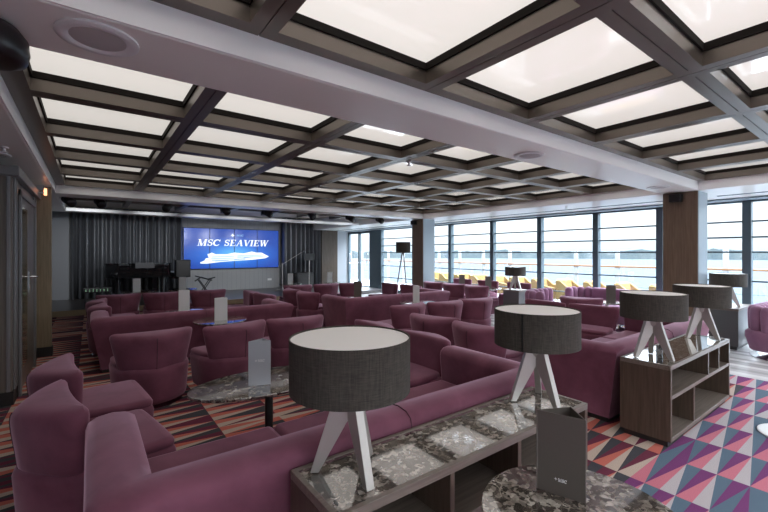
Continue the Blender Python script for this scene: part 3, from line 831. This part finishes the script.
# pedestal whose disc base enters at the right edge
pd = thing('pedestal_stand', 'slim pedestal stand whose pale disc base enters at the right edge of the carpet', 'stand', (4.62, .56, 0))
MB().lathe([(.25, 0), (.25, .01), (.235, .016), (.03, .02)], n=48).build('base_disc', MAT['rim'], pd, smooth=35)
MB().lathe([(.02, .02), (.02, .8)], n=16).build('pole', MAT['satin'], pd, smooth=40)
MB().lathe([(.1, .8), (.1, .82)], n=32).build('top_plate', MAT['rim'], pd)

# ------------------------------------------------------------------ menu cards
def menu(x, y, z, deg, label, mat, h=.30, w=.16, logo=None):
    # folded card: open triangular tent; local panel 1 lies along +x at y=0
    m = MB(); P = [(-w/2, 0), (w/2, 0), (w*.1, w*.62)]; th = .003
    for i in range(3):
        a, b = Vector(P[i]+(0,)), Vector(P[(i+1) % 3]+(0,))
        nrm = Vector(((b-a).y, -(b-a).x, 0)).normalized()*th
        m.slab([tuple(a), tuple(b), tuple(b+Vector((0,0,h))), tuple(a+Vector((0,0,h if i != 2 else h)))], tuple(-nrm))
    o = m.build('menu_card', mat, loc=(x, y, z), rz=math.radians(deg))
    tag(o, label, 'menu card', 'folded menu cards on the tables')
    if logo:
        lz, lw = logo
        word('MSC', -lw*.2, lz, lw*.9, lw*.32, -.0045, shear=0).build('card_lettering', MAT['print'], o)
        s_ = MB(); cx_, cz_ = -lw*.45, lz+lw*.16
        for k in range(8):
            a = k*PI/4; L = lw*.2 if k % 2 == 0 else lw*.13
            s_.slab([(cx_+L*math.cos(a), -.0045, cz_+L*math.sin(a)), (cx_+lw*.05*math.cos(a+.6), -.0045, cz_+lw*.05*math.sin(a+.6)), (cx_, -.0045, cz_), (cx_+lw*.05*math.cos(a-.6), -.0045, cz_+lw*.05*math.sin(a-.6))], (0, -.001, 0))
        s_.build('star_emblem', MAT['print'], o)
    return o
menu(1.397, .783, .601, -72, 'tall dark bronze menu card on the round table nearest the camera', MAT['card_dark'], .30, .172, (.055, .034))
menu(.925, 2.66, .601, -22, 'silver menu card standing on the oval marble table', MAT['card'], .30, .145, (.16, .05))
menu(1.40, 5.52, .601, -22, 'pale menu card on the small round table in front of the sofa facing the piano', MAT['card_white'])
menu(1.22, 7.05, .541, -18, 'pale menu card above the backrest of the sofa facing the piano', MAT['card_white'], .36)
menu(4.82, 5.42, .601, 60, 'pale menu card seen edge on, on the round table before the middle sofa', MAT['card_white'])
menu(4.52, 7.0, .541, -35, 'dark grey menu card above the backrest of the middle sofa', MAT['card_dark'], .36)
menu(.88, 10.9, .601, -8, 'pale menu card in front of the left part of the grand piano', MAT['card_white'])
menu(1.85, 10.9, .601, -10, 'pale menu card in front of the black speaker at the right end of the piano', MAT['card_white'])
menu(4.7, 10.9, .601, -20, 'pale menu card in front of the microphone stand', MAT['card_white'])
menu(6.0, 10.9, .601, -25, 'pale menu card in front of the dark panel left of the glass door', MAT['card_white'])
menu(8.22, 7.45, .601, -40, 'dark menu card near the windows, left of two beside each other', MAT['card_dark'])
menu(8.22, 6.55, .601, -40, 'dark menu card near the windows, right of two beside each other', MAT['card_dark'])
menu(7.74, 3.36, .601, -55, 'dark menu card in front of the long window sofa', MAT['card_dark'])

# ------------------------------------------------------------------ ceiling fittings
def disc(x, y, r, label):
    t = thing('ceiling_speaker', label, 'ceiling speaker', (x, y, ZB), 0, 'round ceiling speakers')
    n = 48; k = r
    MB().loft([[(rr*math.cos(2*PI*j/n), rr*math.sin(2*PI*j/n), z) for j in range(n)] for rr, z in ((k, 0), (k, -.008), (k-.012, -.014), (k-.04, -.014), (k-.05, -.006), (k-.05, 0))], cap=False).build('rim', MAT['rim'], t, smooth=50)
    MB().lathe([(k-.05, -.001), (k-.05, -.006), (k-.06, -.009)], n=48).build('grille', pbr('grille', (.50, .48, .47), .5), t, smooth=50)
disc(.03, 2.17, .155, 'large round white ceiling speaker on the bulkhead at upper left')
disc(3.43, 2.24, .145, 'round white ceiling speaker halfway along the bulkhead')
disc(6.6, 2.22, .145, 'round white ceiling speaker on the bulkhead beside the near column')
disc(-.76, 5.3, .145, 'round white ceiling speaker above the left doorway')
def sprinkler(x, y, z, label):
    t = MB().lathe([(.03, z), (.03, z-.01), (.012, z-.014), (.012, z-.04), (.028, z-.045), (.028, z-.05)], x, y, 16).build('sprinkler_head', MAT['rim'])
    tag(t, label, 'sprinkler', 'sprinkler heads')
sprinkler(3.05, 3.6, ZG, 'small sprinkler head under the coffered beams beyond the bulkhead')
sprinkler(7.9, 4.3, ZB, 'small sprinkler head on the white soffit along the windows')
sprinkler(-.62, 4.9, ZB, 'small sprinkler head on the soffit above the left doorway')
pj = thing('hanging_speaker', 'round black speaker hanging from the ceiling at the top left corner', 'speaker', (-.36, 2.27, ZB-.09))
MB().lathe([(.05, .085), (.12, .07), (.15, .03), (.155, -.02), (.145, -.06), (.11, -.075)], n=40).build('housing', MAT['black'], pj, smooth=60)
MB().lathe([(.03, .08), (.03, .13)], n=16).build('mount', MAT['black'], pj)
MB().lathe([(.006, -.078), (.006, -.07)], .05, -.09, 10).build('indicator', MAT['white'], pj)
es = thing('lit_sign', 'small orange lit sign on a metal bracket above the left doorway', 'sign', (-.6, 7.1, 2.33))
MB().box(-.16, .1, -.05, .05, .02, .09).box(-.16, .1, -.05, .05, -.03, 0).build('bracket', MAT['chrome'], es, bevel=.004)
MB().box(.095, .125, -.03, .03, -.04, .05).build('sign_face', MAT['orange'], es)
def spot(x, y, label, tilt):
    t = thing('stage_spotlight', label, 'spotlight', (x, y, 2.6), 0, 'black stage spotlights in a row')
    MB().tube([(0, 0, 0), (0, 0, -.05)], .012).box(-.095, .095, -.012, .012, -.06, -.048).box(-.095, -.087, -.012, .012, -.16, -.05).box(.087, .095, -.012, .012, -.16, -.05).build('yoke', MAT['black'], t)
    b = MB().lathe([(.06, -.12), (.078, -.1), (.078, .07), (.088, .1), (.088, .13)], n=20).build('lamp_body', MAT['black'], t, smooth=50)
    b.location = (0, 0, -.15); b.rotation_euler = (math.radians(-65), 0, tilt)
    l = MB().lathe([(.07, .124), (.07, .132)], n=20).build('lens', MAT['glass'] if False else MAT['gloss_black'], b)
for x, tl, lab in ((-.3, .4, 'first from the left wall'), (.16, .2, 'second from the left wall'), (1.28, -.3, 'above the right part of the piano'), (2.45, .1, 'above the left half of the video wall'),
                (3.42, .5, 'above the right edge of the video wall'), (4.58, -.2, 'above the right stage curtain'), (5.75, .3, 'above the glass door'), (6.75, 0, 'beside the far column')):
    spot(x, 9.25, 'black stage spotlight under the ceiling ' + lab, tl)
def wallspk(x, y, z, label):
    t = thing('column_speaker', label, 'speaker', (x, y, z), 0, 'black speakers on columns')
    MB().box(-.13, -.02, -.08, .08, -.06, .06).build('housing', MAT['black'], t, bevel=.012)
    MB().box(-.02, 0, -.03, .03, -.03, .03).build('mount', MAT['black'], t)
wallspk(XR, 2.24, 2.36, 'small black speaker high on the near brown column')
wallspk(XR, 8.5, 2.36, 'small black speaker high on the far brown column')

for x in (-.3, .16, 1.28, 2.45, 3.42, 4.58, 5.75, 6.75):
    L = bpy.data.lights.new('spot_beam', 'SPOT'); L.energy = 40; L.spot_size = math.radians(48); L.spot_blend = .8; L.shadow_soft_size = .06; L.color = (.93, .96, 1)
    lo = bpy.data.objects.new('spot_beam', L); COL.objects.link(lo); lo.location = (x, 9.45, 2.40)
    lo.rotation_euler = (Vector((x, 15.2, .9))-Vector((x, 9.45, 2.40))).to_track_quat('-Z', 'Y').to_euler()
# ------------------------------------------------------------------ stage equipment
gp = thing('grand_piano', 'glossy black grand piano on the stage in front of the curtain', 'piano', (.32, 13.4, .12)); gp.scale = (1.1, 1, 1)
pl = chaikin([(0, .35), (.02, .95), (.3, 1.2), (.75, 1.25), (1.45, 1.3), (1.5, 1.25), (1.5, 0), (1.45, -.02), (.9, .02), (.55, .12), (.25, .12), (.05, .2)], 2)
MB().loft([[(x, y, z) for x, y in inset(pl, i)] for z, i in ((.66, .01), (.68, 0), (1.04, 0), (1.045, .01))]).build('case', MAT['gloss_black'], gp, smooth=40)
MB().loft([[(x, y, z) for x, y in inset(pl, i)] for z, i in ((1.05, 0), (1.055, -.015), (1.08, -.015), (1.085, 0))]).build('lid', MAT['gloss_black'], gp, smooth=40)
MB().box(1.5, 1.76, .02, 1.28, .60, .78).build('keybed', MAT['gloss_black'], gp, bevel=.01)
MB().box(1.56, 1.74, .08, 1.22, .78, .79).build('keys', MAT['white'], gp)
MB().box(.66, 1.1, -.04, -.02, .94, 1.1).build('music_desk', pbr('desk_sheen', (.07, .07, .075), .25), gp).rotation_euler.x = 0
for x, y in ((.3, .6), (1.3, .12), (1.3, 1.1)):
    MB().lathe([(.05, .04), (.045, .1), (.06, .5), (.08, .66)], x, y, 14).lathe([(.035, 0), (.035, .05)], x, y, 12).build('leg', MAT['gloss_black'], gp, smooth=50)
MB().box(1.1, 1.2, .5, .56, .08, .66).box(1.1, 1.2, .74, .8, .08, .66).box(1.05, 1.25, .48, .82, .05, .1).build('pedal_lyre', MAT['gloss_black'], gp)
sp = thing('loudspeaker', 'black loudspeaker box at the right end of the grand piano', 'speaker', (2.22, 13.1, .12))
MB().box(-.2, .2, -.16, .16, .66, 1.18).build('housing', MAT['black'], sp, bevel=.02)
MB().box(-.16, .16, -.17, -.16, .7, 1.14).build('grille', MAT['dark'], sp)
MB().tube([(0, 0, 0.02), (0, 0, .66)], .02).box(-.22, .22, -.18, .18, 0, .02).build('stand', MAT['black'], sp)
ks = thing('percussion_stand', 'small black folding stand with splayed arms below the left corner of the video wall', 'stand', (2.9, 13.4, .12))
ms = MB()
for dx in (-.18, .18):
    for yy in (-.12, .12): ms.tube([(-dx, yy, 0), (dx, yy, .56)], .014)
ms.build('crossed_legs', MAT['black'], ks)
MB().tube([(-.28, 0, .5), (-.1, 0, .62), (.1, 0, .55), (.32, 0, .6)], .02).tube([(-.25, .1, .66), (0, .1, .58), (.25, .1, .5)], .018).build('arms', MAT['black'], ks)
mx = thing('mixing_console', 'low black mixing console with small green lights left of the piano', 'mixing console', (.16, 12.75, .12))
MB().box(-.3, .3, -.2, .2, .36, .48).build('console_body', MAT['black'], mx, bevel=.01)
q = MB()
for i in range(7):
    for j in range(2): q.box(-.25+i*.075, -.238+i*.075, -.204+.0*j, -.19, .395+.035*j, .41+.035*j)
q.build('indicator_lights', MAT['led_green'], mx)
for x in (-.27, .25):
    MB().box(x, x+.03, -.18, .18, 0, .36).build('leg', MAT['black'], mx)
mc = thing('microphone_stand', 'chrome microphone stand with long boom right of the video wall', 'microphone stand', (5.6, 13.7, .12))
for k in range(3):
    a = k*2*PI/3+.3; MB().tube([(0, 0, .1), (.3*math.cos(a), .3*math.sin(a), .0)], .01).build('leg', MAT['satin'], mc)
MB().tube([(0, 0, .05), (0, 0, 1.0)], .012).build('pole', MAT['satin'], mc)
MB().tube([(-.15, 0, .88), (.78, 0, 1.42)], .009).build('boom', MAT['satin'], mc)
MB().tube([(.76, 0, 1.41), (.9, 0, 1.49)], [.03, .022]).build('microphone', MAT['black'], mc)
mu = thing('music_stand', 'black music stand in front of the right stage curtain', 'music stand', (6.72, 13.8, .12))
MB().box(-.22, .22, -.01, .01, 1.1, 1.36).build('desk', MAT['black'], mu, bevel=.004)
MB().tube([(0, .02, .05), (0, .02, 1.15)], .013).build('pole', MAT['satin'], mu)
for k in range(3):
    a = k*2*PI/3; MB().tube([(0, .02, .12), (.25*math.cos(a), .02+.25*math.sin(a), 0)], .01).build('leg', MAT['black'], mu)
am = thing('amplifier', 'black amplifier box at the foot of the music stand', 'amplifier', (6.75, 14.35, .12))
MB().box(-.35, .35, -.17, .17, .03, .62).build('cabinet', MAT['black'], am, bevel=.015)
MB().box(-.3, .3, -.18, -.17, .08, .5).build('grille', MAT['dark'], am)
for sx in (-.3, .3):
    for sy in (-.13, .13): MB().box(sx-.02, sx+.02, sy-.02, sy+.02, 0, .03).build('foot', MAT['dark'], am)

# ------------------------------------------------------------------ outside: deck, rail, chairs, sea, shore
struct(MB().box(9.42, 12.7, -6, 34, -.2, -.02).build('floor', MAT['deck']))
rl = thing('deck_railing', 'white posted deck railing with teak handrail outside the windows', 'railing', (12.3, 0, -.02))
MB().box(-.06, .06, -6, 33, 1.10, 1.15).build('handrail', MAT['teak'], rl, bevel=.01)
for k in range(30):
    y = -4.6+1.22*k
    MB().box(-.04, .04, y-.05, y+.05, 0, 1.62).build('post', MAT['post'], rl)
w = MB()
for z in (.25, .55, .85): w.tube([(0, -6, z), (0, 33, z)], .008, 6)
w.build('wire', MAT['frame'], rl)
def deck_chair(y, label, first=[None]):
    if first[0] is None:
        t = thing('deck_chair', label, 'chair', (11.0, y, -.02), 0, 'yellow deck chairs in a row outside')
        side = [(-.38, .2), (-.38, .52), (.05, .58), (.25, .74), (.38, .74), (.38, .2)]
        for sx in (-.36, .28):
            MB().slab([(sx, yy, z) for yy, z in side], (.08, 0, 0)).build('arm', MAT['yellow'], t, bevel=.02)
        MB().slab([(-.28, .16, .3), (-.28, .24, .75), (-.28, .38, .77), (-.28, .38, .2)], (.56, 0, 0)).build('backrest', MAT['yellow'], t, bevel=.03)
        MB().box(-.28, .28, -.36, .18, .25, .45).build('seat', MAT['yellow'], t, bevel=.03)
        for sx in (-.33, .33):
            for sy in (-.33, .33): MB().box(sx-.02, sx+.02, sy-.02, sy+.02, 0, .22).build('leg', MAT['white'], t)
        first[0] = t; return t
    return dup(first[0], (11.0, y, -.02), 0, label)
for k, w_ in enumerate(['nearest the near column', 'second from the near column', 'third from the near column', 'fourth from the near column', 'fifth from the near column', 'sixth from the near column', 'seventh from the near column', 'eighth from the near column', 'ninth from the near column', 'tenth from the near column', 'eleventh from the near column', 'farthest from the near column']):
    deck_chair(3.4+.78*k, 'yellow cushioned deck chair outside the windows, ' + w_)
sea = MB().box(40, 4000, -2500, 5500, -18.5, -18)
so = sea.build('sea_water', MAT['sea']); so['kind'] = 'stuff'; tag(so, 'calm blue sea water beyond the deck railing', 'water')
rd = random.Random(4); secs = []
nn = 220
row0, row1, row2 = [], [], []
for i in range(nn+1):
    a = math.radians(-12 + 104*i/nn)     # from +X towards +Y
    R_ = 1500
    h = 25 + 4*math.sin(i*.13)+3*math.sin(i*.37+1)+rd.uniform(-2, 3)
    row0.append((R_*math.cos(a), R_*math.sin(a), -18)); row1.append(((R_+20)*math.cos(a), (R_+20)*math.sin(a), -18+max(6, h)))
    row2.append(((R_+260)*math.cos(a), (R_+260)*math.sin(a), -18+max(6, h)+6+4*math.sin(i*.21)))
row3 = [(x*1.12, y*1.12, -18) for x, y, z in row2]
so = MB().loft([row0, row1, row2, row3], cap=False, closed=False).build('far_shore', MAT['shore']); tag(so, 'hazy tree lined far shore across the water', 'shore')

# ------------------------------------------------------------------ world, camera, view
wd = bpy.data.worlds.new('world'); SC.world = wd; wd.use_nodes = True; nt = wd.node_tree
bg = nt.nodes['Background']; bg.inputs[1].default_value = 1.9
tc = N(nt, 'ShaderNodeTexCoord'); sx = N(nt, 'ShaderNodeSeparateXYZ'); nt.links.new(tc.outputs['Generated'], sx.inputs[0])
col = ramp(nt, sx.outputs[2], [(0, (.21, .24, .265)), (.05, (.30, .315, .325)), (.17, (.47, .49, .51)), (.36, (2.4, 2.55, 2.75)), (1, (2.9, 3.2, 3.6))])
nt.links.new(col, bg.inputs[0])
sun = bpy.data.lights.new('sun', 'SUN'); sun.energy = .8; sun.angle = math.radians(25); sun.color = (1, .97, .92)
so = bpy.data.objects.new('sun', sun); COL.objects.link(so); so.rotation_euler = (math.radians(38), math.radians(42), 0)

cam = bpy.data.cameras.new('camera'); co = bpy.data.objects.new('camera', cam); COL.objects.link(co)
co.location = (0, 0, 1.5); co.rotation_euler = (PI/2, 0, -math.radians(36.66))
cam.sensor_width = 36; cam.lens = 395/768*36; cam.shift_y = -3/768
cam.clip_start = .05; cam.clip_end = 8000
SC.camera = co
SC.view_settings.view_transform = 'Standard'; SC.view_settings.look = 'None'
SC.view_settings.gamma = 1; SC.view_settings.use_curve_mapping = False
SC.view_settings.exposure = 1.6
SC.cycles.use_denoising = True
SC.cycles.max_bounces = 8; SC.cycles.diffuse_bounces = 4; SC.cycles.transparent_max_bounces = 12
SC.cycles.sample_clamp_indirect = 6
